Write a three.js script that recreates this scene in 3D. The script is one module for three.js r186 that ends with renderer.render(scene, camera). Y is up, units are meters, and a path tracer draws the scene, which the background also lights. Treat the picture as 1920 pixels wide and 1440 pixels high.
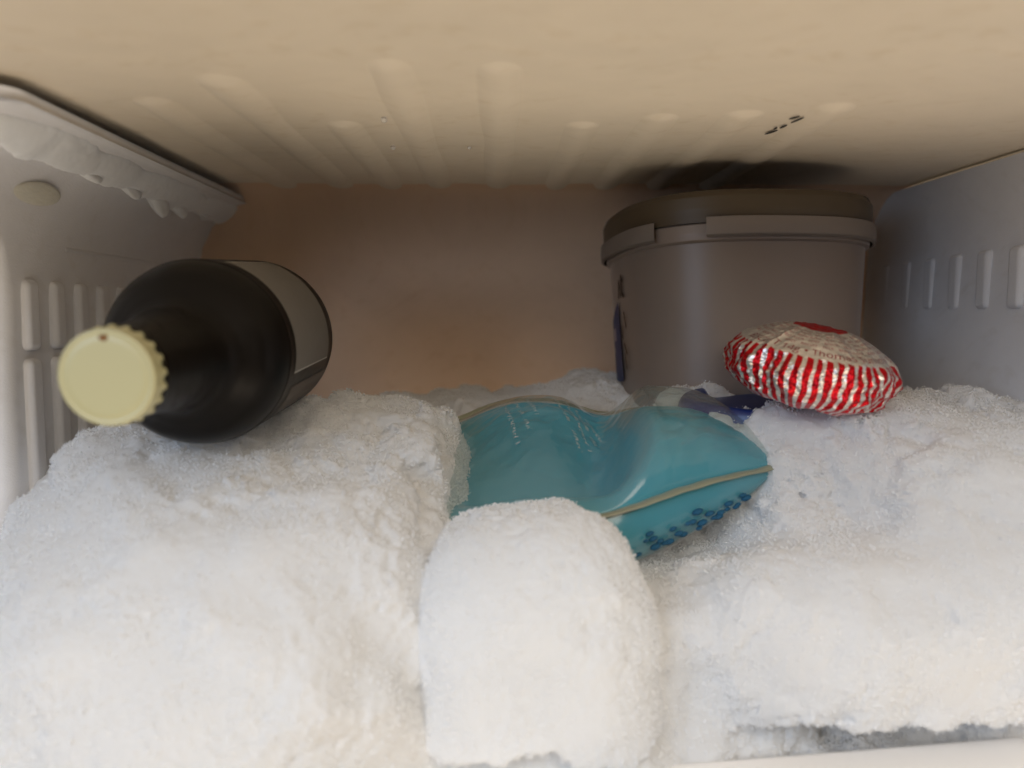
import * as THREE from 'three';
import { RoundedBoxGeometry } from 'three/addons/geometries/RoundedBoxGeometry.js';
import { ParametricGeometry } from 'three/addons/geometries/ParametricGeometry.js';
import { ImprovedNoise } from 'three/addons/math/ImprovedNoise.js';
import { mergeGeometries, mergeVertices } from 'three/addons/utils/BufferGeometryUtils.js';
import { RectAreaLightUniformsLib } from 'three/addons/lights/RectAreaLightUniformsLib.js';

// ---------- camera, light, exposure ----------
const scene = new THREE.Scene();
scene.background = new THREE.Color(0x000000);
const camera = new THREE.PerspectiveCamera(51.43, 1024 / 768, 0.02, 10);
camera.position.set(0, 0.19, 0.53);
camera.lookAt(0.018611, 0.190 - 0.081939, 0.53 - 0.996464);
camera.focus = 0.37;
camera.userData.fStop = 5.5;
const renderer = new THREE.WebGLRenderer({ antialias: true });
renderer.toneMapping = THREE.LinearToneMapping;
renderer.toneMappingExposure = 1.04;
renderer.shadowMap.enabled = true;
RectAreaLightUniformsLib.init();
function areaLight(name, color, intensity, w, h, pos, target) {
  const l = new THREE.RectAreaLight(color, intensity, w, h);
  l.name = name; l.position.set(...pos); l.lookAt(...target); scene.add(l);
  return l;
}
// the kitchen's warm ceiling lamp, up behind the camera, an added low warm fill that brightens the compartment ceiling, and the cool window off to the left
areaLight('kitchen_lamp_light', new THREE.Color(1.0, 0.90, 0.77), 5.0, 0.8, 0.8, [0.15, 0.73, 1.08], [0.03, 0.05, 0.22]);
areaLight('low_fill_light', new THREE.Color(1.0, 0.84, 0.65), 2.8, 1.3, 0.7, [0.12, -0.62, 0.85], [0.03, 0.27, 0.27]);
areaLight('window_light', new THREE.Color(0.60, 0.76, 1.0), 5.2, 0.6, 0.7, [-0.65, 0.50, 1.1], [-0.05, 0.1, 0.15]);

// ---------- helpers ----------
let seed = 12345;
const rnd = () => { seed = (seed * 1664525 + 1013904223) >>> 0; return seed / 4294967296; };
const perlin = new ImprovedNoise();
const N = (x, y, z) => perlin.noise(x, y, z);
function fbm(x, y, z, o = 4) { let s = 0, a = 0.5; for (let i = 0; i < o; i++) { s += a * N(x, y, z); x *= 2.03; y *= 2.03; z *= 2.03; a *= 0.5; } return s; }
const taken = new Map();
function numbered(n) { const k = taken.get(n) ?? 0; taken.set(n, k + 1); return k ? n + '_' + String(k).padStart(3, '0') : n; }
function mesh(name, geo, mat, parent) {
  const m = new THREE.Mesh(geo, mat);
  m.name = parent ? name : numbered(name);
  m.castShadow = m.receiveShadow = true;
  (parent ?? scene).add(m);
  return m;
}
function thing(name, label, category, pos = [0, 0, 0], group) {
  const g = new THREE.Group(); g.name = numbered(name); g.position.set(...pos);
  g.userData = { label, category }; if (group) g.userData.group = group;
  scene.add(g); return g;
}
const tag = (o, label, category, group) => { o.userData = { ...o.userData, label, category }; if (group) o.userData.group = group; return o; };
const structure = (o, label, category) => { o.userData = { kind: 'structure', label, category }; return o; };
const lin = (r, g, b) => new THREE.Color().setRGB(r, g, b);
function noiseTex(size, fn, srgb, repeat = [1, 1]) {
  const data = new Uint8Array(size * size * 4);
  for (let j = 0; j < size; j++) for (let i = 0; i < size; i++) {
    const c = fn(i / size, j / size), k = (j * size + i) * 4;
    for (let q = 0; q < 3; q++) data[k + q] = Math.max(0, Math.min(255, 255 * (Array.isArray(c) ? c[q] : c)));
    data[k + 3] = 255;
  }
  const t = new THREE.DataTexture(data, size, size);
  t.wrapS = t.wrapT = THREE.RepeatWrapping; t.magFilter = THREE.LinearFilter; t.minFilter = THREE.LinearFilter;
  t.repeat.set(...repeat); if (srgb) t.colorSpace = THREE.SRGBColorSpace; t.needsUpdate = true;
  return t;
}
const clamp = (x, a = 0, b = 1) => Math.max(a, Math.min(b, x));
const smooth = (a, b, x) => { const t = clamp((x - a) / (b - a)); return t * t * (3 - 2 * t); };
// tileable noise on the unit square
const tile = (u, v, f, o = 3) => { let s = 0, a = 0.5; for (let i = 0; i < o; i++) { const A = u * 2 * Math.PI, B = v * 2 * Math.PI, R = f / (2 * Math.PI); s += a * N(Math.cos(A) * R + 11 + i, Math.sin(A) * R + Math.cos(B) * R * 1.7 + 5, Math.sin(B) * R + 3); f *= 2.1; a *= 0.55; } return s; };

// ---------- materials ----------
const grain = noiseTex(512, (u, v) => 0.5 + 0.7 * tile(u, v, 60, 3));
const frostGrain = noiseTex(512, (u, v) => 0.5 + 0.9 * tile(u, v, 130, 3));
const blotch = (base, amt, tint) => noiseTex(512, (u, v) => {
  const n = tile(u, v, 7, 4), s = Math.max(0, tile(u + 0.37, v + 0.11, 16, 3) - 0.12);
  return base.map((c, q) => c * (1 + amt * n) - tint[q] * s);
}, true);
function plastic(rgb, rough, tint = [0.06, 0.07, 0.09], amt = 0.03, bump = 0.00012) {
  const map = blotch(rgb, amt, tint); map.repeat.set(3, 3);
  const b = grain.clone(); b.repeat.set(14, 14); b.needsUpdate = true;
  return new THREE.MeshStandardMaterial({ map, roughness: rough, bumpMap: b, bumpScale: bump });
}
const M = {
  wall: plastic([0.90, 0.90, 0.91], 0.55),
  ceiling: plastic([0.92, 0.87, 0.79], 0.5, [0.08, 0.10, 0.13], 0.03),
  back: plastic([0.92, 0.79, 0.67], 0.5, [0.05, 0.07, 0.1], 0.03),
  floor: plastic([0.80, 0.76, 0.68], 0.5),
  sill: new THREE.MeshStandardMaterial({ color: lin(0.84, 0.82, 0.80), roughness: 0.35 }),
  frost: new THREE.MeshPhysicalMaterial({ color: lin(0.94, 0.945, 0.95), roughness: 1, transmission: 0.45, thickness: 0, specularIntensity: 0.2, side: THREE.DoubleSide }),
  ice: new THREE.MeshPhysicalMaterial({ color: lin(0.86, 0.88, 0.9), roughness: 0.6 }),
};

// ---------- the compartment: ceiling, walls, floor ----------
function uvPlanar(g, f) { const p = g.attributes.position, uv = new Float32Array(p.count * 2); for (let i = 0; i < p.count; i++) { const [a, b] = f(p.getX(i), p.getY(i), p.getZ(i)); uv[2 * i] = a; uv[2 * i + 1] = b; } g.setAttribute('uv', new THREE.BufferAttribute(uv, 2)); return g; }
// a sheet swept along an axis from a 2D section, given thickness on its far side
function sweep(section, at, a0, a1, nA, thick) {
  const n = section.length, pos = [], idx = [];
  const nor = section.map((p, i) => { const q = section[Math.min(n - 1, i + 1)], o = section[Math.max(0, i - 1)], dx = q[0] - o[0], dy = q[1] - o[1], l = Math.hypot(dx, dy); return [dy / l, -dx / l]; });
  for (const side of [0, 1]) for (let j = 0; j <= nA; j++) for (let i = 0; i < n; i++) {
    const t = j / nA, s = [section[i][0] + nor[i][0] * thick * side, section[i][1] + nor[i][1] * thick * side];
    pos.push(...at(s, a0 + (a1 - a0) * t, side));
  }
  const row = n, layer = n * (nA + 1), quad = (a, b, c, d) => idx.push(a, b, c, a, c, d);
  for (let j = 0; j < nA; j++) for (let i = 0; i < n - 1; i++) {
    const a = j * row + i; quad(a, a + 1, a + 1 + row, a + row);
    const b = a + layer; quad(b, b + row, b + row + 1, b + 1);
  }
  for (let j = 0; j < nA; j++) for (const i of [0, n - 1]) { const a = j * row + i; quad(a, a + row, a + row + layer, a + layer); }
  for (const j of [0, nA]) for (let i = 0; i < n - 1; i++) { const a = j * row + i; quad(a, a + 1, a + 1 + layer, a + layer); }
  const g = new THREE.BufferGeometry();
  g.setAttribute('position', new THREE.Float32BufferAttribute(pos, 3)); g.setIndex(idx); g.computeVertexNormals();
  return g;
}
const arc = (cx, cy, r, a0, a1, n) => Array.from({ length: n + 1 }, (_, i) => { const a = a0 + (a1 - a0) * i / n; return [cx + r * Math.cos(a), cy + r * Math.sin(a)]; });
const flipped = (o) => { o.material.side = THREE.DoubleSide; return o; };

// ceiling plate
const ceilGeo = new THREE.BoxGeometry(0.80, 0.012, 0.43, 80, 1, 44); ceilGeo.translate(0.02, 0.276, 0.215);
{ const p = ceilGeo.attributes.position; for (let i = 0; i < p.count; i++) if (p.getY(i) < 0.275) p.setY(i, 0.2705 + 0.0008 * fbm(p.getX(i) * 16, 3, p.getZ(i) * 16, 3)); ceilGeo.computeVertexNormals(); }
const ceiling = structure(mesh('ceiling', uvPlanar(ceilGeo, (x, y, z) => [x * 2.2, z * 2.2]), M.ceiling), 'cream ceiling plate of the freezer compartment with pressed ribs', 'ceiling');
// pressed channels in the plate
for (const [x, z0, z1, w] of [[-0.128, 0.02, 0.235, 0.013], [-0.094, 0.02, 0.262, 0.013], [-0.0345, 0.02, 0.282, 0.0115], [0.001, 0.02, 0.279, 0.0115], [0.036, 0.02, 0.20, 0.011], [0.066, 0.02, 0.215, 0.012], [0.098, 0.02, 0.22, 0.012], [0.130, 0.02, 0.23, 0.012], [-0.064, 0.02, 0.20, 0.012]]) {
  const g = new ParametricGeometry((u, v, o) => { // a shallow pressing that fades into the plate
    const e = (u - 0.5) * 2, c = Math.max(smooth(0, 0.07, v) * smooth(1, 0.93, v) * Math.pow(Math.cos(e * Math.PI / 2), 1.2), 0);
    const top = Math.sqrt(Math.max(0, 1 - Math.pow(Math.max(0, (v - 0.94) / 0.06), 2)));
    o.set(x + e * w * 0.85 * Math.max(0.05, top), 0.2712 - 0.0024 * c, z0 + (z1 - z0) * v);
  }, 20, 60);
  mesh('pressed_rib', uvPlanar(g, (a, b, c) => [a * 2.2, c * 2.2]), M.ceiling, ceiling);
}
// dark scuff on the ceiling
const scuffMat = new THREE.MeshStandardMaterial({ color: lin(0.02, 0.02, 0.018), roughness: 0.6 });
for (const [x, z, l, w, a] of [[0.1178, 0.182, 0.009, 0.0011, 0.35], [0.1195, 0.192, 0.006, 0.0008, 0.2], [0.1212, 0.203, 0.010, 0.0006, 0.22], [0.1185, 0.207, 0.006, 0.0005, 0.5], [0.1172, 0.189, 0.004, 0.0005, 0.1]]) {
  const g = new THREE.SphereGeometry(1, 10, 6); const p = g.attributes.position;
  for (let i = 0; i < p.count; i++) { const k = 1 + 0.5 * N(p.getX(i) * 3 + x * 900, p.getZ(i) * 4, z * 700); p.setX(i, p.getX(i) * k); }
  g.scale(w * 0.6, 0.0004, l / 2); g.rotateY(a); g.translate(x, 0.2697, z);
  mesh('scuff_mark', g, scuffMat, ceiling);
}
// back wall with a rounded cove up to the ceiling; lies in x
const backSection = [[0.046, 0.2712], [0.043, 0.2706], ...arc(0.040, 0.2302, 0.040, Math.PI / 2, Math.PI, 14), [0, 0.2], [0, 0.15], [0, 0.1], [0, 0.0]];
const backGeo = sweep(backSection, ([z, y], x) => [x, y, z], -0.215, 0.262, 40, 0.012);
const backWall = structure(flipped(mesh('back_wall', uvPlanar(backGeo, (x, y, z) => [x * 2, (y - z) * 2]), M.back)), 'warm beige back wall of the freezer compartment', 'wall');
// left wall: leans in at its top, its front edge turned out into a flange
const wallZ = (y) => 0.197 + 0.055 * smooth(0.205, 0.268, y) + 0.038 * smooth(0.13, 0.03, y);
const leftSection = [[-0.196, 0.0], [-0.1975, 0.06], [-0.1985, 0.12], [-0.1985, 0.17], [-0.198, 0.2], [-0.1965, 0.218], [-0.192, 0.236], [-0.184, 0.2485], [-0.173, 0.2575], [-0.164, 0.2612], [-0.158, 0.2622]];
function leftAt([x, y], t) {
  // t 0..1 runs from the back to the front edge, 1..1.6 goes round the lip and out to the left
  const zf = wallZ(y);
  if (t <= 1) return [x, y, zf * t];
  const k = (t - 1) / 0.6, a = Math.min(1, k / 0.4) * Math.PI / 2, R = 0.009;
  return [x - R * (1 - Math.cos(a)) - Math.max(0, k - 0.4) / 0.6 * 0.12, y, zf + R * Math.sin(a)];
}
const leftGeo = sweep(leftSection, leftAt, 0, 1.6, 48, -0.004);
const leftWall = structure(flipped(mesh('left_wall', uvPlanar(leftGeo, (x, y, z) => [z * 2 - x, y * 2]), M.wall)), 'white plastic side wall with two rows of upright shelf ribs', 'wall');
function ribGeo(h, w, d) { const g = new RoundedBoxGeometry(d * 2, h, w, 4, Math.min(d, w / 2) * 0.98); return g; }
const ribS = ribGeo(0.030, 0.0105, 0.0030), ribL = ribGeo(0.062, 0.0105, 0.0030);
for (let i = 0; i < 8; i++) {
  const z = 0.1875 - i * 0.0207;
  const a = mesh('shelf_rib', ribS, M.wall, leftWall); a.position.set(-0.1982, 0.1915, z);
  const b = mesh('shelf_rib', ribL, M.wall, leftWall); b.position.set(-0.1982, 0.142, z);
}
{ const g = new THREE.CapsuleGeometry(0.0016, 0.15, 4, 10); g.rotateX(Math.PI / 2); g.translate(-0.1968, 0.2215, 0.085); mesh('shelf_ledge', g, M.wall, leftWall); }
{ // oval boss with a yellow stain
  const g = new THREE.SphereGeometry(1, 32, 16); g.scale(0.0014, 0.0065, 0.0165); g.rotateZ(-0.75);
  const o = mesh('oval_boss', g, plastic([0.86, 0.85, 0.80], 0.5, [0.1, 0.13, 0.3], 0.08), leftWall); o.position.set(-0.1895, 0.2405, 0.193);
}
// right wall
const rightSection = [[0.238, 0.0], [0.2405, 0.08], [0.2435, 0.16], [0.2455, 0.22], [0.2465, 0.25], [0.2475, 0.2685]];
const rightGeo = sweep(rightSection, ([x, y], z) => [x + 0.01 * z, y, z], 0, 0.36, 30, 0.004);
const rightWall = structure(flipped(mesh('right_wall', uvPlanar(rightGeo, (x, y, z) => [z * 2, y * 2]), M.wall)), 'grey looking plastic side wall with one row of upright shelf ribs', 'wall');
for (let i = 0; i < 7; i++) { const a = mesh('shelf_rib', ribS, M.wall, rightWall); a.position.set(0.2468 + 0.0002 * i, 0.2095, 0.1795 - i * 0.0256); }
// floor and the front sill
const floorGeo = new THREE.BoxGeometry(0.62, 0.02, 0.27, 40, 1, 20); floorGeo.translate(-0.03, 0.0085, 0.135);
const floorO = structure(mesh('floor', uvPlanar(floorGeo, (x, y, z) => [x * 2, z * 2]), M.floor), 'cream freezer floor under the frost', 'floor');
const sill = mesh('front_sill', new RoundedBoxGeometry(0.17, 0.030, 0.03, 5, 0.004), M.sill);
sill.position.set(0.1085, 0.0235, 0.2775); sill.rotation.set(0, 0.105, 0.01);
tag(sill, 'white plastic strip along the front edge of the freezer floor', 'plastic strip');

// ---------- frost: signed distance fields meshed by surface nets ----------
const blob = (cx, cy, cz, rx, ry, rz, p = 2) => {
  const m = Math.min(rx, ry, rz);
  return (x, y, z) => {
    const a = Math.abs(x - cx) / rx, b = Math.abs(y - cy) / ry, c = Math.abs(z - cz) / rz;
    const k = p === 2 ? Math.sqrt(a * a + b * b + c * c) : Math.pow(Math.pow(a, p) + Math.pow(b, p) + Math.pow(c, p), 1 / p);
    return (k - 1) * m * (k < 1 ? 1 : 1.15);
  };
};
const smin = (a, b, k) => { const h = Math.max(k - Math.abs(a - b), 0) / k; return Math.min(a, b) - h * h * k * 0.25; };
function union(list, k) { return (x, y, z) => { let d = list[0](x, y, z); for (let i = 1; i < list.length; i++) d = smin(d, list[i](x, y, z), k); return d; }; }
// clumped frost: round grains of two sizes on soft swells
const H3 = (i, j, k, s) => { let h = (i * 374761393 + j * 668265263 + k * 1274126177 + s * 974634777) | 0; h = Math.imul(h ^ (h >>> 13), 1274126177); h ^= h >>> 16; return (h >>> 0) / 4294967296; };
function clump(x, y, z) { // 1 in the middle of a grain, falling to 0 between grains
  const i = Math.floor(x), j = Math.floor(y), k = Math.floor(z); let m = 9;
  for (let a = -1; a < 2; a++) for (let b = -1; b < 2; b++) for (let c = -1; c < 2; c++) {
    const I = i + a, J = j + b, K = k + c, dx = I + H3(I, J, K, 1) - x, dy = J + H3(I, J, K, 2) - y, dz = K + H3(I, J, K, 3) - z, d = dx * dx + dy * dy + dz * dz;
    if (d < m) m = d;
  }
  return Math.max(0, 1 - m);
}
function puffs(x, y, z, big, mid, fine) {
  const w = N(x * 55 + 7, y * 55, z * 55), q = 0.35 * N(x * 210, y * 210, z * 210 + 5);
  const rough = smooth(-0.25, 0.3, N(x * 38 + 3, y * 38 + 8, z * 38));
  const melt = 0.3 + 0.7 * smooth(0.275, 0.17, z); // the front has thawed and refrozen smoother
  mid *= melt; fine *= 0.5 + 0.5 * melt;
  return melt * big * 1.7 * (clump(x * 44 + 0.6 * w, y * 44, z * 44 + 0.5 * w) - 0.65) * (0.4 + rough) + big * (N(x * 28, y * 28 + 2, z * 28) + 0.5 * w) + mid * (clump(x * 105 + q, y * 105 + w, z * 105) - 0.6) * (0.5 + 0.7 * rough)
    + fine * (clump(x * 330 + q, y * 330, z * 330 + q) - 0.6) * (0.35 + rough) + fine * 0.5 * N(x * 620, y * 620 + 3, z * 620);
}
function netMesh(f, lo, hi, cell, big, mid, fine, clip) {
  const nx = Math.ceil((hi[0] - lo[0]) / cell) + 1, ny = Math.ceil((hi[1] - lo[1]) / cell) + 1, nz = Math.ceil((hi[2] - lo[2]) / cell) + 1;
  const amp = big * 2.3 + mid * 0.8 + fine + cell * 2;
  const v = new Float32Array(nx * ny * nz), id = new Int32Array(nx * ny * nz).fill(-1);
  const I = (i, j, k) => i + nx * (j + ny * k);
  const B = 5, far = B * cell * 1.3 + amp;
  for (let K = 0; K < nz; K += B) for (let J = 0; J < ny; J += B) for (let L = 0; L < nx; L += B) {
    const h = (B - 1) / 2, dc = f(lo[0] + (L + h) * cell, lo[1] + (J + h) * cell, lo[2] + (K + h) * cell), skip = Math.abs(dc) > far;
    for (let k = K; k < Math.min(nz, K + B); k++) for (let j = J; j < Math.min(ny, J + B); j++) for (let i = L; i < Math.min(nx, L + B); i++) {
      const x = lo[0] + i * cell, y = lo[1] + j * cell, z = lo[2] + k * cell;
      let d = dc;
      if (!skip) { d = f(x, y, z); if (Math.abs(d) < amp) d -= puffs(x, y, z, big, mid, fine); }
      if (clip && d < cell) d = Math.max(d, clip(x, y, z));
      if (i === 0 || j === 0 || k === 0 || i === nx - 1 || j === ny - 1 || k === nz - 1) d = Math.max(d, 1e-4);
      v[I(i, j, k)] = d;
    }
  }
  const pos = [], idx = [], off = [[0, 0, 0], [1, 0, 0], [0, 1, 0], [1, 1, 0], [0, 0, 1], [1, 0, 1], [0, 1, 1], [1, 1, 1]];
  const edges = []; for (let a = 0; a < 8; a++) for (let b = a + 1; b < 8; b++) if ([1, 2, 4].includes(a ^ b)) edges.push([a, b]);
  const c = new Float32Array(8);
  for (let k = 0; k < nz - 1; k++) for (let j = 0; j < ny - 1; j++) for (let i = 0; i < nx - 1; i++) {
    let m = 0; for (let q = 0; q < 8; q++) { c[q] = v[I(i + off[q][0], j + off[q][1], k + off[q][2])]; if (c[q] < 0) m |= 1 << q; }
    if (m === 0 || m === 255) continue;
    let sx = 0, sy = 0, sz = 0, n = 0;
    for (const [a, b] of edges) if ((c[a] < 0) !== (c[b] < 0)) {
      const t = c[a] / (c[a] - c[b]), A = off[a], B = off[b];
      sx += A[0] + t * (B[0] - A[0]); sy += A[1] + t * (B[1] - A[1]); sz += A[2] + t * (B[2] - A[2]); n++;
    }
    id[I(i, j, k)] = pos.length / 3;
    pos.push(lo[0] + (i + sx / n) * cell, lo[1] + (j + sy / n) * cell, lo[2] + (k + sz / n) * cell);
  }
  const quad = (a, b, cc, d, flip) => { if (a < 0 || b < 0 || cc < 0 || d < 0) return; flip ? idx.push(a, cc, b, a, d, cc) : idx.push(a, b, cc, a, cc, d); };
  for (let k = 1; k < nz - 1; k++) for (let j = 1; j < ny - 1; j++) for (let i = 1; i < nx - 1; i++) {
    const s = v[I(i, j, k)] < 0;
    if (s !== v[I(i + 1, j, k)] < 0) quad(id[I(i, j - 1, k - 1)], id[I(i, j, k - 1)], id[I(i, j, k)], id[I(i, j - 1, k)], !s);
    if (s !== v[I(i, j + 1, k)] < 0) quad(id[I(i - 1, j, k - 1)], id[I(i - 1, j, k)], id[I(i, j, k)], id[I(i, j, k - 1)], !s);
    if (s !== v[I(i, j, k + 1)] < 0) quad(id[I(i - 1, j - 1, k)], id[I(i, j - 1, k)], id[I(i, j, k)], id[I(i - 1, j, k)], !s);
  }
  const g = new THREE.BufferGeometry();
  g.setAttribute('position', new THREE.Float32BufferAttribute(pos, 3)); g.setIndex(idx); g.computeVertexNormals();
  return g;
}
const CELL = 0.0012;
const grainGeo = new THREE.IcosahedronGeometry(1, 0);
function grains(o, perMM2) { // loose frost grains standing on the surface
  const p = o.geometry.attributes.position, nn = o.geometry.attributes.normal, ix = o.geometry.index.array, tri = ix.length / 3;
  const a = new THREE.Vector3(), b = new THREE.Vector3(), c = new THREE.Vector3(), n = new THREE.Vector3(), list = [];
  for (let i = 0; i < tri; i++) {
    a.fromBufferAttribute(p, ix[3 * i]); b.fromBufferAttribute(p, ix[3 * i + 1]); c.fromBufferAttribute(p, ix[3 * i + 2]);
    n.fromBufferAttribute(nn, ix[3 * i]);
    if (n.z < -0.5 || n.y < -0.75) continue;
    const area = b.sub(a).cross(c.sub(a)).length() * 0.5e6, want = area * perMM2 * (0.35 + 1.3 * smooth(-0.3, 0.35, N(a.x * 45, a.y * 45, a.z * 45)));
    let k = Math.floor(want) + (rnd() < want % 1 ? 1 : 0);
    for (; k > 0; k--) list.push(a.x + (rnd() - 0.5) * 0.0012, a.y + (rnd() - 0.5) * 0.0012, a.z + (rnd() - 0.5) * 0.0012, n.x, n.y, n.z);
  }
  const count = list.length / 6, m = new THREE.InstancedMesh(grainGeo, o.material, count), mat = new THREE.Matrix4(), q = new THREE.Quaternion(), e = new THREE.Euler(), S = new THREE.Vector3();
  for (let i = 0; i < count; i++) {
    const r = 0.00015 + 0.00028 * Math.pow(rnd(), 2), lift = 0.0001 + 0.0007 * rnd() * rnd();
    q.setFromEuler(e.set(rnd() * 6, rnd() * 6, rnd() * 6)); S.set(r * (0.7 + 0.8 * rnd()), r * (0.7 + 0.8 * rnd()), r);
    a.set(list[6 * i] + list[6 * i + 3] * lift, list[6 * i + 1] + list[6 * i + 4] * lift, list[6 * i + 2] + list[6 * i + 5] * lift);
    m.setMatrixAt(i, mat.compose(a, q, S));
  }
  m.name = 'frost_grains'; m.userData.kind = 'stuff'; m.castShadow = m.receiveShadow = true; o.add(m);
  return count;
}
let grainTotal = 0;
function frost(name, label, parts, k, lo, hi, { big = 0.005, mid = 0.0028, fine = 0.0014, cell = CELL, clip, category = 'frost mound', mat = M.frost } = {}) {
  const o = mesh(name, netMesh(union(parts, k), lo, hi, cell, big, mid, fine, clip), mat);
  grainTotal += grains(o, 1.1);
  return tag(o, label, category);
}
const inWalls = (x, y, z) => Math.max(-0.1975 - x, x - 0.2445, -z + 0.0005);
const ragged = (h) => (x, y, z) => h + 0.016 * fbm(x * 40, 7, z * 40, 3) + 0.004 * Math.abs(N(x * 160, 5, z * 160)) - y;
{
  const left = [blob(-0.113, 0.050, 0.185, 0.092, 0.086, 0.105, 2.3), blob(-0.148, 0.095, 0.180, 0.048, 0.047, 0.055), blob(-0.098, 0.052, 0.243, 0.075, 0.056, 0.058, 2.3), blob(-0.050, 0.075, 0.215, 0.03, 0.052, 0.05, 2.4)];
  const hump = [blob(-0.070, 0.112, 0.150, 0.036, 0.040, 0.036), blob(-0.040, 0.110, 0.160, 0.026, 0.040, 0.038), blob(-0.088, 0.11, 0.15, 0.022, 0.034, 0.03), blob(-0.055, 0.085, 0.18, 0.036, 0.048, 0.035)];
  const right = [blob(0.188, 0.080, 0.168, 0.094, 0.074, 0.064, 2.5), blob(0.205, 0.085, 0.212, 0.07, 0.060, 0.05, 2.4), blob(0.104, 0.136, 0.180, 0.013, 0.013, 0.012), blob(0.142, 0.138, 0.188, 0.036, 0.013, 0.017)];
  const ledge = [blob(0.165, 0.068, 0.228, 0.100, 0.042, 0.050, 2.4), blob(0.215, 0.075, 0.225, 0.06, 0.045, 0.045)];
  const rear = [blob(0.0, 0.095, 0.045, 0.15, 0.049, 0.06, 2.6), blob(0.060, 0.110, 0.055, 0.045, 0.044, 0.045), blob(-0.15, 0.08, 0.07, 0.06, 0.052, 0.08), blob(0.17, 0.10, 0.07, 0.1, 0.052, 0.07, 2.6), blob(0.108, 0.126, 0.125, 0.034, 0.032, 0.028)];
  const bed = [blob(0.045, 0.045, 0.180, 0.09, 0.047, 0.085, 2.4)], crust = [blob(0.02, 0.012, 0.13, 0.235, 0.020, 0.123, 6)];
  for (let i = 0; i < 15; i++) { const x = -0.16 + i * 0.0165 + rnd() * 0.008; crust.push(blob(x, 0.024 + rnd() * 0.008, 0.248 + rnd() * 0.018 - 0.02 * (x > 0.06), 0.014 + rnd() * 0.012, 0.012 + rnd() * 0.012, 0.014 + rnd() * 0.008)); }
  const L = union(left, 0.03), Hm = union(hump, 0.012), Rt = union(right, 0.014), Lg = union(ledge, 0.02), Rr = union(rear, 0.02), Bd = union(bed, 0.01), Cr = union(crust, 0.012), rl = ragged(0.040), rr = ragged(0.052);
  const bank = (x, y, z) => {
    const a = smin(Math.max(L(x, y, z), 0.030 - y), Hm(x, y, z), 0.022), b = smin(Rt(x, y, z), Math.max(Lg(x, y, z), 0.050 - y), 0.012);
    return smin(smin(smin(a, b, 0.012), Rr(x, y, z), 0.02), smin(Bd(x, y, z), Cr(x, y, z), 0.016), 0.012);
  };
  frost('frost_bank', 'thick bank of white powdery frost filling the whole freezer floor', [bank], 0.01, [-0.215, 0.008, -0.01], [0.255, 0.175, 0.315], { big: 0.0046, mid: 0.0046, fine: 0.0022, cell: 0.0013, clip: inWalls, category: 'frost bank' });
}
frost('frost_lump', 'smooth domed block of frost in front of the blue gel pack', [
  blob(0.0125, 0.058, 0.243, 0.0445, 0.062, 0.042, 2.9), blob(0.02, 0.03, 0.235, 0.055, 0.035, 0.04, 2.2)],
  0.02, [-0.05, 0.012, 0.18], [0.085, 0.14, 0.3], { big: 0.0022, mid: 0.0022, fine: 0.0015, cell: 0.001, category: 'frost lump', clip: ragged(0.046) });
// ice hanging under the top edge of the left wall
{
  const t = thing('ice_fringe', 'thin white ice fringe with drips hanging under the left wall top edge', 'ice', [-0.17, 0.262, 0.12]);
  const parts = [], soft = (o) => (x, y, z) => { const u = (x + 0.172) * 0.766 - (y - 0.2568) * -0.643, v = (y - 0.2568) * 0.766 - (x + 0.172) * 0.643; return o(u, v, z); };
  for (let i = 0; i <= 24; i++) { const z = 0.010 + i * 0.0098; parts.push(soft(blob(0, 0, z, 0.0065 + 0.004 * N(i * 0.9, 4, 1), 0.0020, 0.0095))); }
  const drips = [[0.172, 0.005, 0.010], [0.133, 0.007, 0.010], [0.103, 0.011, 0.009], [0.076, 0.008, 0.010], [0.040, 0.004, 0.012]];
  const mk = (f, lo, hi, c) => { const g = netMesh(f, lo, hi, c, 0.0008, 0.0006, 0.0002); g.translate(0.17, -0.262, -0.12); return g; };
  mesh('ice_ridge', mk(union(parts, 0.003), [-0.195, 0.236, -0.004], [-0.15, 0.266, 0.262], 0.001), M.ice, t);
  for (const [z, h, w] of drips) {
    const cone = (x, y, zz) => { const k = clamp((0.254 - y) / h, -1, 1.2), r = Math.max(0.05, Math.pow(Math.max(0, 1 - Math.max(0, k)), 0.48)), a = (zz - z) / w, b = (x + 0.179 - 0.004 * k) / 0.0042; return Math.max((Math.hypot(a, b) - r) * 0.0042, 0.254 - h - y, y - 0.2575); };
    mesh('drip', mk(cone, [-0.19, 0.231, z - 0.016], [-0.165, 0.260, z + 0.016], 0.0007), M.ice, t);
  }
}
// drops on the ceiling
const dropMat = new THREE.MeshPhysicalMaterial({ color: 0xffffff, transmission: 0.8, thickness: 0.002, roughness: 0.05, ior: 1.33 });
for (const [x, z, r, l] of [[-0.0452, 0.2015, 0.0013, 'water drop on the ceiling, largest of a scattered few'], [-0.0485, 0.1486, 0.0012, 'water drop on the ceiling behind the largest drop'], [-0.0128, 0.1493, 0.0009, 'tiny water drop on the ceiling between two pressed ribs']]) {
  const g = new THREE.SphereGeometry(r, 20, 14); g.scale(1, 0.9, 1);
  const d = mesh('water_drop', g, dropMat); d.position.set(x, 0.2695, z); tag(d, l, 'water drop', 'water drops on the ceiling');
}

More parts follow.
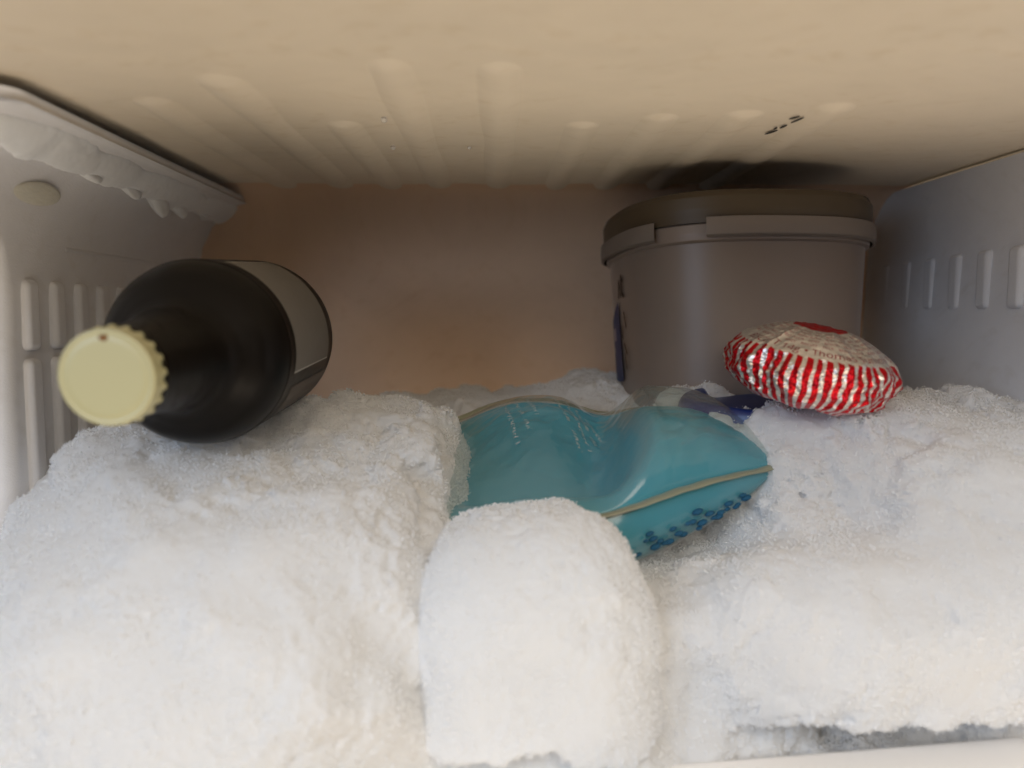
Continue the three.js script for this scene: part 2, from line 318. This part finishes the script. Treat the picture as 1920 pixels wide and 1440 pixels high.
// ---------- the bottle ----------
{
  const cap = new THREE.Vector3(-0.1151, 0.1726, 0.2934), base = new THREE.Vector3(-0.1128, 0.1817, 0.1472);
  const axis = cap.clone().sub(base), L = axis.length(); axis.normalize();
  const t = thing('beer_bottle', 'dark glass bottle lying on the frost with a pale gold crown cap', 'bottle', base.toArray());
  // local y runs from the base to the cap, local z is up as far as it can be
  const zl = new THREE.Vector3(0, 1, 0).addScaledVector(axis, -axis.y).normalize(), xl = new THREE.Vector3().crossVectors(axis, zl);
  t.quaternion.setFromRotationMatrix(new THREE.Matrix4().makeBasis(xl, axis, zl));
  const R = 0.0355;
  const prof = [[0, 0.003], [0.02, 0.0025], [0.028, 0], [0.0325, 0.0007], [0.035, 0.003], [R, 0.006], [R, 0.03], [R, 0.072], [0.0352, 0.077], [0.0338, 0.083], [0.0305, 0.0885], [0.0255, 0.0925], [0.0215, 0.0955], [0.0190, 0.0990], [0.0176, 0.105], [0.0166, 0.113], [0.0156, 0.121], [0.0148, 0.129], [0.0142, 0.136], [0.0142, 0.138], [0.0152, 0.1388], [0.0152, 0.1415], [0.0138, 0.1425], [0.0135, L - 0.002], [0, L - 0.002]].map(([x, y]) => new THREE.Vector2(x, y));
  const curve = new THREE.SplineCurve(prof.slice(5, 19)), pts = [...prof.slice(0, 5), ...curve.getPoints(70), ...prof.slice(19)];
  const glassRough = noiseTex(256, (u, v) => 0.42 + 0.5 * Math.max(0, tile(u, v, 9, 4)));
  const glass = new THREE.MeshPhysicalMaterial({ color: lin(0.0075, 0.006, 0.005), roughness: 0.8, roughnessMap: glassRough, specularIntensity: 0.3 });
  const lathe = new THREE.LatheGeometry(pts, 96);
  mesh('glass_body', lathe, glass, t);
  // label wrapped round the body
  const labelTex = (() => {
    const c = document.createElement('canvas'); c.width = 512; c.height = 256; const x = c.getContext('2d');
    x.fillStyle = '#77736e'; x.fillRect(0, 0, 512, 256);
    for (let i = 0; i < 900; i++) { x.fillStyle = `rgba(${rnd() < 0.5 ? '70,66,62' : '190,186,180'},${0.05 * rnd()})`; x.fillRect(rnd() * 512, rnd() * 256, 4 + rnd() * 40, 1 + rnd() * 3); }
    x.fillStyle = '#b5b2ac'; x.fillRect(0, 0, 6, 256); x.fillRect(506, 0, 6, 256);
    const tx = new THREE.CanvasTexture(c); tx.colorSpace = THREE.SRGBColorSpace; return tx;
  })();
  const lab = new THREE.CylinderGeometry(R + 0.00025, R + 0.00025, 0.056, 60, 1, true, -1.82, 1.55); lab.translate(0, 0.0425, 0);
  mesh('paper_label', lab, new THREE.MeshStandardMaterial({ map: labelTex, roughness: 0.6, side: THREE.DoubleSide }), t);
  const lab2 = new THREE.CylinderGeometry(R + 0.00025, R + 0.00025, 0.058, 30, 1, true, -2.35, 0.36); lab2.translate(0, 0.0385, 0);
  mesh('back_label', lab2, new THREE.MeshStandardMaterial({ color: lin(0.10, 0.075, 0.06), roughness: 0.5, side: THREE.DoubleSide }), t);
  // crown cap with 21 crimps
  const crown = new ParametricGeometry((u, v, out) => {
    const a = u * 2 * Math.PI, s = v;
    let r, y;
    if (s < 0.45) { r = 0.0136 * s / 0.45; y = 0; }
    else if (s < 0.6) { const q = (s - 0.45) / 0.15 * Math.PI / 2; r = 0.0136 + 0.0010 * Math.sin(q); y = -0.0010 * (1 - Math.cos(q)); }
    else { const q = (s - 0.6) / 0.4; r = 0.0146 + 0.0006 * q * q + 0.0003 * q * Math.cos(21 * a); y = -0.0010 - 0.0050 * q; }
    if (s < 0.45) y -= 0.00025 * smooth(0.36, 0.42, s) * (1 - smooth(0.42, 0.45, s));
    out.set(r * Math.sin(a), y, r * Math.cos(a));
  }, 252, 60);
  const capMat = new THREE.MeshPhysicalMaterial({ color: lin(0.43, 0.40, 0.22), metalness: 0.0, roughness: 0.42, clearcoat: 0.35, clearcoatRoughness: 0.35, side: THREE.DoubleSide });
  const c = mesh('crown_cap', crown, capMat, t); c.position.set(0, L + 0.0004, 0);
  const s = new THREE.SphereGeometry(1, 14, 8), sp = s.attributes.position; for (let i = 0; i < sp.count; i++) { const k = 1 + 0.5 * N(sp.getX(i) * 2.2, 4, sp.getZ(i) * 2.2); sp.setX(i, sp.getX(i) * k); sp.setZ(i, sp.getZ(i) * k); }
  s.scale(0.0014, 0.00018, 0.0009);
  const rust = mesh('rust_spot', s, new THREE.MeshStandardMaterial({ color: lin(0.17, 0.07, 0.02), roughness: 0.9 }), c); rust.position.set(0, 0.0001, 0.0118);
}

// ---------- the plastic tub ----------
{
  const t = thing('plastic_tub', 'translucent plastic tub with a brown lid standing against the back wall', 'tub', [0.1345, 0.136, 0.078]);
  t.rotation.set(-0.07, 0.12, 0.015);
  const sq = (a, r) => { const n = 2.7, c = Math.abs(Math.cos(a)), s = Math.abs(Math.sin(a)); return r / Math.pow(Math.pow(c, n) + Math.pow(s, n), 1 / n); };
  const ring = (list, seg = 120, a0 = 0, a1 = 2 * Math.PI) => new ParametricGeometry((u, v, out) => {
    const a = a0 + u * (a1 - a0), f = v * (list.length - 1), i = Math.min(list.length - 2, Math.floor(f)), k = f - i;
    const r = list[i][0] * (1 - k) + list[i + 1][0] * k, y = list[i][1] * (1 - k) + list[i + 1][1] * k;
    out.set(Math.sin(a) * sq(a, r), y, Math.cos(a) * sq(a, r));
  }, seg, (list.length - 1) * 3);
  const milky = new THREE.MeshPhysicalMaterial({ color: lin(0.46, 0.36, 0.295), transmission: 0.55, roughness: 0.4, thickness: 0, side: THREE.DoubleSide });
  const H = 0.100;
  mesh('tub_body', ring([[0.001, 0.0012], [0.055, 0.0012], [0.0585, 0.003], [0.0605, 0.008], [0.0625, 0.04], [0.0655, H - 0.012], [0.0657, H - 0.006]]), milky, t);
  mesh('tub_contents', ring([[0.001, 0.002], [0.054, 0.002], [0.0575, 0.005], [0.0595, 0.012], [0.061, 0.036], [0.0606, 0.0385], [0.04, 0.0395], [0.001, 0.039]]), new THREE.MeshStandardMaterial({ color: lin(0.20, 0.14, 0.11), roughness: 0.8 }), t);
  // rim collar, then the tamper strip with the torn gap at the front left corner
  mesh('tub_rim', ring([[0.0655, H - 0.0125], [0.0672, H - 0.012], [0.0676, H - 0.009], [0.0676, H - 0.004], [0.066, H - 0.002]]), milky, t);
  const stripMat = new THREE.MeshStandardMaterial({ color: lin(0.19, 0.155, 0.13), roughness: 0.5, side: THREE.DoubleSide });
  mesh('tamper_strip', ring([[0.0688, H - 0.0105], [0.0702, H - 0.010], [0.0706, H - 0.006], [0.0704, H - 0.001], [0.0692, H - 0.0005]], 110, -0.55, 3.2), stripMat, t);
  mesh('tamper_strip', ring([[0.0688, H - 0.0105], [0.0702, H - 0.010], [0.0706, H - 0.006], [0.0704, H - 0.001], [0.0692, H - 0.0005]], 60, 3.35, 5.38), stripMat, t);
  const lidMat = new THREE.MeshPhysicalMaterial({ color: lin(0.075, 0.052, 0.028), roughness: 0.45, side: THREE.DoubleSide });
  const lid = mesh('lid', ring([[0.0682, H - 0.003], [0.0690, H + 0.002], [0.0690, H + 0.009], [0.0675, H + 0.0125], [0.064, H + 0.0135], [0.061, H + 0.012], [0.001, H + 0.0115]]), lidMat, t);
  // printed side: a blue block and brown lettering, partly visible on the left side
  const c = document.createElement('canvas'); c.width = 512; c.height = 512; const x = c.getContext('2d');
  x.clearRect(0, 0, 512, 512);
  x.fillStyle = '#22305c'; x.beginPath(); x.moveTo(40, 250); x.lineTo(330, 130); x.lineTo(345, 500); x.lineTo(60, 512); x.fill();
  x.fillStyle = '#8d8390'; x.fillRect(120, 250, 110, 60); x.fillRect(110, 340, 60, 26);
  x.strokeStyle = '#2a1a12'; x.lineWidth = 20; x.lineCap = 'round';
  for (const [a, b, cc, d] of [[352, 110, 372, 40], [372, 40, 398, 104], [424, 96, 420, 20], [420, 20, 448, 40], [424, 96, 450, 110], [440, 190, 462, 250], [380, 250, 392, 300], [410, 330, 450, 372], [412, 380, 430, 440]]) { x.beginPath(); x.moveTo(a, b); x.lineTo(cc, d); x.stroke(); }
  const map = new THREE.CanvasTexture(c); map.colorSpace = THREE.SRGBColorSpace;
  const pg = new ParametricGeometry((u, v, out) => { const a = 4.15 + u * 0.75, y = 0.018 + v * 0.062, r = 0.0610 + (y / 0.088) * 0.0049 + 0.0003; out.set(Math.sin(a) * sq(a, r), y, Math.cos(a) * sq(a, r)); }, 30, 10);
  mesh('printed_label', pg, new THREE.MeshStandardMaterial({ map, transparent: true, alphaTest: 0.5, roughness: 0.5, side: THREE.DoubleSide }), t);
}

// ---------- the blue lid half buried in the frost ----------
{
  const prof = [[0, 0.010], [0.02, 0.0102], [0.04, 0.0098], [0.052, 0.0085], [0.058, 0.0115], [0.062, 0.0118], [0.0645, 0.0095], [0.066, 0.004], [0.0665, 0], [0.064, 0], [0.061, 0.006], [0, 0.006]].map(([a, b]) => new THREE.Vector2(a, b));
  const o = mesh('blue_lid', new THREE.LatheGeometry(new THREE.SplineCurve(prof).getPoints(80), 96), new THREE.MeshPhysicalMaterial({ color: lin(0.006, 0.022, 0.13), roughness: 0.32 }));
  o.scale.set(1, 1, 0.62); o.position.set(0.151, 0.1405, 0.158); o.rotation.set(0.10, 0, -0.02);
  tag(o, 'blue plastic lid half buried in frost below the foil cake', 'plastic lid');
}

// ---------- the foil-wrapped cake ----------
{
  const t = thing('foil_wrapped_cake', 'round cake wrapped in crumpled red and silver striped foil lying upside down', 'wrapped cake', [0.1350, 0.1850, 0.198]);
  t.rotation.set(0.17, 0, -0.15, 'ZXY');
  const W = 2048, H = 1024, c = document.createElement('canvas'); c.width = W; c.height = H; const x = c.getContext('2d');
  // rows run from the middle of the flat face (top) over its edge and down the dome
  const silver = '#d9d3cc', red = '#c00d1b';
  x.fillStyle = silver; x.fillRect(0, 0, W, H);
  x.fillStyle = red; x.fillRect(0, 0, W, 130);
  x.fillStyle = '#8e1f2b'; x.textBaseline = 'alphabetic';
  x.font = '24px sans-serif';
  const small = ['MILK', 'WHEAT FLOUR', 'WHEY', 'BISCUIT'];
  for (let r = 0; r < 5; r++) { let px = (r * 173) % 90 - 60; let k = r; while (px < W) { const s = small[k++ % 4]; x.fillText(s, px, 178 + r * 33); px += x.measureText(s).width + 26; } }
  x.font = '56px sans-serif';
  const words = 'BISCUIT 14g \u2022 Thomas Tunnock Ltd'; const ww = x.measureText(words).width, lead = x.measureText('BISCUIT 14g \u2022').width;
  for (const k of [-1, 0, 1]) x.fillText(words, W / 2 - 150 - lead + k * (ww + 200), 372);
  const n = 52; x.fillStyle = red;
  for (let i = 0; i < n; i++) {
    const u = (i + 0.2) / n * W; x.beginPath();
    for (let y = 392; y <= H; y += 16) x.lineTo(u + 5 * N(i * 3.1, y * 0.012, 1) + 4, y);
    for (let y = H; y >= 392; y -= 16) x.lineTo(u + W / n * 0.68 + 6 * N(i * 3.1 + 40, y * 0.012, 2), y);
    x.fill();
  }
  const map = new THREE.CanvasTexture(c); map.colorSpace = THREE.SRGBColorSpace; map.wrapS = THREE.RepeatWrapping;
  const prof = new THREE.CatmullRomCurve3([[0, 0.0015], [0.010, 0.0012], [0.018, -0.0006], [0.026, -0.0042], [0.0318, -0.0078], [0.0348, -0.0115], [0.0354, -0.017], [0.0335, -0.0225], [0.0275, -0.0275], [0.014, -0.030], [0, -0.0305]].map(([a, b]) => new THREE.Vector3(a, b, 0)));
  const q = new THREE.Vector3();
  const facet = (a, y, r) => { // crumpled sheets: many sharp creases
    const X = Math.sin(a) * r, Z = Math.cos(a) * r; let s = 0;
    for (const [f, A] of [[70, 0.0024], [150, 0.0013], [320, 0.0007], [700, 0.0003]]) s += A * (0.35 - Math.abs(N(X * f + 3, y * f, Z * f + 8)) * 2);
    return s;
  };
  const g = new ParametricGeometry((u, v, out) => {
    prof.getPointAt(v, q); const a = (u - 0.5) * 2 * Math.PI, r = q.x, y = q.y; let f = facet(a, y, Math.max(r, 0.001));
    const edge = smooth(0.02, 0.031, r), down = smooth(-0.006, -0.014, y);
    f *= 0.45 + 0.55 * down;
    const ridge = 0.0016 * Math.exp(-Math.abs(a + 1.0) / 0.05) * smooth(0.014, 0.024, r) * (1 - down);
    const rr = r + f * edge + 0.0008 * down * Math.sin(a * 9 + 2 * N(a, y * 50, 3)), yy = y + f * (1 - edge) * 0.4 + f * 0.2 + ridge;
    const aa = a + edge * 0.03 * N(Math.sin(a) * 3, y * 120, Math.cos(a) * 3);
    out.set(Math.sin(aa) * Math.max(0, rr) * (r < 1e-5 ? 0 : 1), yy, Math.cos(aa) * Math.max(0, rr) * (r < 1e-5 ? 0 : 1));
  }, 300, 150);
  const uv = g.attributes.uv; for (let i = 0; i < uv.count; i++) uv.setY(i, 1 - uv.getY(i));
  mesh('foil_wrapper', g, new THREE.MeshPhysicalMaterial({ map, metalness: 0.8, roughness: 0.32, side: THREE.DoubleSide }), t);
}

// ---------- the gel pack ----------
{
  const t = thing('gel_pack', 'clear pouch of blue green gel with a pale sealed edge lying in the frost', 'gel pack', [0.05, 0.10, 0.18]);
  const O = new THREE.Vector3(0.05, 0.10, 0.18);
  const cr = (pts) => new THREE.CatmullRomCurve3(pts.map((p) => new THREE.Vector3(...p)));
  const front = cr([[-0.027, 0.103, 0.2235], [0.008, 0.111, 0.2255], [0.036, 0.1135, 0.2265], [0.0465, 0.1155, 0.226], [0.0765, 0.1232, 0.2158], [0.102, 0.1272, 0.208], [0.1204, 0.1295, 0.201]]);
  const back = cr([[-0.024, 0.137, 0.132], [0.0075, 0.1482, 0.127], [0.032, 0.1478, 0.1285], [0.0529, 0.1425, 0.1334], [0.070, 0.1455, 0.140], [0.0933, 0.146, 0.148], [0.108, 0.140, 0.165]]);
  const A = new THREE.Vector3(), B = new THREE.Vector3();
  function pouch(u, v, side, out, inset = 0, fill = 1) {
    front.getPointAt(u, A); back.getPointAt(u, B); out.lerpVectors(B, A, v);
    const e = Math.pow(Math.max(0, Math.sin(Math.PI * u)), 0.55) * Math.pow(Math.max(0, Math.sin(Math.PI * v)), 0.6);
    const valley = 0.53 - 0.10 * v, val = Math.exp(-Math.pow((u - valley) / 0.085, 2)), wr = 0.0012 * fbm(u * 9, v * 7, 1, 3) + 0.0011 * (0.25 - Math.abs(N(u * 13 + v * 3, v * 5, 7))) * smooth(0, 0.2, v);
    if (side > 0) {
      const right = smooth(valley - 0.05, valley + 0.12, u);
      const h = e * (0.016 + 0.010 * right) * (1 - 0.75 * val) + e * wr * 2;
      out.y += Math.max(0, h * fill - inset); out.z += 0.35 * Math.max(0, h * fill - inset);
      // a sharp pinched ridge on the right bulge
      out.y += fill === 1 ? 0.0022 * e * Math.exp(-Math.abs(u - 0.60 - 0.05 * v) / 0.012) * smooth(0.3, 0.6, v) : 0;
    } else {
      const h = 0.040 * Math.pow(Math.max(0, Math.sin(Math.PI * u)), 0.55) * Math.pow(Math.max(0, Math.sin(Math.PI * v)), 0.4), k = Math.max(0, h - inset); out.y -= k; out.z += 0.35 * k * v;
    }
    return out.sub(O);
  }
  const film = new THREE.MeshPhysicalMaterial({ color: lin(0.84, 0.87, 0.85), transmission: 0.93, thickness: 0, roughness: 0.16, ior: 1.5, side: THREE.DoubleSide });
  const upper = new ParametricGeometry((u, v, o) => { pouch(u, v, 1, o); }, 110, 80);
  const filmTop = film.clone(); filmTop.color.setRGB(0.86, 0.90, 0.88); filmTop.transmission = 0.93; filmTop.roughness = 0.13;
  mesh('upper_film', upper, filmTop, t);
  mesh('lower_film', new ParametricGeometry((u, v, o) => { pouch(u, 1 - Math.pow(1 - v, 2.5), -1, o); }, 90, 80), film, t);
  const gel = new THREE.MeshPhysicalMaterial({ color: lin(0.003, 0.31, 0.43), roughness: 0.3, transmission: 0.15, thickness: 0.02, ior: 1.34, attenuationColor: lin(0.05, 0.5, 0.6), attenuationDistance: 0.012 });
  const gt = new ParametricGeometry((u, v, o) => { const w = 0.03 + 0.9695 * v, s = 0.03 + 0.94 * u; const right = smooth(0.45, 0.66, u); pouch(s, w, 1, o, 0.0008, (0.18 + 0.57 * right) * (0.55 + 0.6 * v)); o.y -= 0.027 * Math.sin(Math.PI * u) ** 0.5 * Math.sin(Math.PI * v) ** 0.5 * (1 - right) * (1 - smooth(0.55, 0.9, v)); }, 80, 50);
  const gb = new ParametricGeometry((u, v, o) => { const w = 0.03 + 0.9695 * (1 - Math.pow(1 - v, 2.5)), s = 0.03 + 0.94 * u; pouch(s, w, -1, o, 0.0009); }, 80, 50);
  { const ix = gb.index.array; for (let i = 0; i < ix.length; i += 3) { const k = ix[i]; ix[i] = ix[i + 1]; ix[i + 1] = k; } gb.computeVertexNormals(); }
  mesh('gel', mergeGeometries([gt, gb]), gel, t);
  // sealed edge: a flat welt round the outline
  const seamMat = new THREE.MeshPhysicalMaterial({ color: lin(0.55, 0.56, 0.42), transmission: 0.6, thickness: 0, roughness: 0.3, side: THREE.DoubleSide });
  const loop = []; const P = new THREE.Vector3();
  for (let i = 0; i <= 60; i++) loop.push(front.getPointAt(i / 60, P).clone());
  for (let i = 1; i < 20; i++) loop.push(new THREE.Vector3().lerpVectors(front.getPointAt(1, A).clone(), back.getPointAt(1, B).clone(), i / 20));
  for (let i = 60; i >= 0; i--) loop.push(back.getPointAt(i / 60, P).clone());
  for (let i = 1; i < 20; i++) loop.push(new THREE.Vector3().lerpVectors(back.getPointAt(0, A).clone(), front.getPointAt(0, B).clone(), i / 20));
  const mid = new THREE.Vector3(0.045, 0.125, 0.178);
  const lc = new THREE.CatmullRomCurve3(loop, true, 'centripetal');
  mesh('sealed_edge', new ParametricGeometry((u, v, o) => {
    lc.getPoint(u, o); const d = new THREE.Vector3().subVectors(o, mid); d.y = 0; d.normalize();
    const k = v * 2 * Math.PI; o.addScaledVector(d, 0.0022 + 0.0030 * Math.cos(k)); o.y += 0.00075 * Math.sin(k) + 0.0006 * N(u * 40, 1, 1); o.sub(O);
  }, 320, 12), seamMat, t);
  // faint white print in rows
  const glyphs = (w, h, sd) => {
    const c = document.createElement('canvas'); c.width = w; c.height = h; const x = c.getContext('2d'); x.clearRect(0, 0, w, h); x.strokeStyle = 'rgba(255,255,255,1)'; x.lineWidth = 3;
    seed = sd; for (let p = 4; p < w - 8;) { const l = 6 + rnd() * 7; if (rnd() > 0.15) for (let q = 0; q < 3; q++) { x.beginPath(); x.moveTo(p + rnd() * l, 4 + rnd() * (h - 8)); x.lineTo(p + rnd() * l, 4 + rnd() * (h - 8)); x.stroke(); } p += l + 3; }
    const tx = new THREE.CanvasTexture(c); tx.colorSpace = THREE.SRGBColorSpace; return tx;
  };
  const inkMaps = [glyphs(256, 32, 5), glyphs(256, 32, 77)];
  const inks = inkMaps.map((m) => new THREE.MeshStandardMaterial({ map: m, color: lin(0.38, 0.42, 0.42), transparent: true, alphaTest: 0.4, roughness: 0.7, side: THREE.DoubleSide }));
  for (const [u0, v0, u1, v1, k] of [[0.20, 0.22, 0.24, 0.66, 0], [0.235, 0.20, 0.275, 0.58, 1], [0.275, 0.22, 0.30, 0.44, 0], [0.36, 0.22, 0.42, 0.64, 1], [0.395, 0.20, 0.45, 0.60, 0], [0.43, 0.24, 0.475, 0.56, 1], [0.46, 0.28, 0.50, 0.52, 0], [0.62, 0.12, 0.70, 0.16, 1], [0.61, 0.17, 0.70, 0.21, 0]]) {
    const g = new ParametricGeometry((u, v, o) => { const cu = u0 + (u1 - u0) * u, cv = v0 + (v1 - v0) * u; pouch(cu + 0.020 * (v - 0.5) * (Math.abs(v1 - v0) > 0.1 ? 1 : 0), cv + (Math.abs(v1 - v0) > 0.1 ? 0 : 0.03 * (v - 0.5)), 1, o); o.y += 0.0004; o.z += 0.0002; }, 40, 3);
    mesh('printed_line', g, inks[k], t);
  }
  // dark bubbles under the lower film, below the sealed edge
  const bub = new THREE.SphereGeometry(1, 16, 12), bubMat = new THREE.MeshPhysicalMaterial({ color: lin(0.004, 0.07, 0.14), roughness: 0.8 });
  const beads = []; for (let i = 0; i < 26; i++) beads.push([0.54 + 0.34 * (i + rnd()) / 26, 0.93 + 0.058 * rnd(), 0.55 + 0.5 * rnd()]);
  for (const [u, v, s] of beads) {
    const b = mesh('bubble', bub, bubMat, t); pouch(u, v, -1, b.position); b.scale.set(0.0022 * s, 0.0012 * s, 0.0014 * s); b.rotation.z = 0.4; b.position.y -= 0.0013; b.position.z += 0.0017;
  }
}
console.log('grains', grainTotal);
scene.updateMatrixWorld(true);
renderer.render(scene, camera);
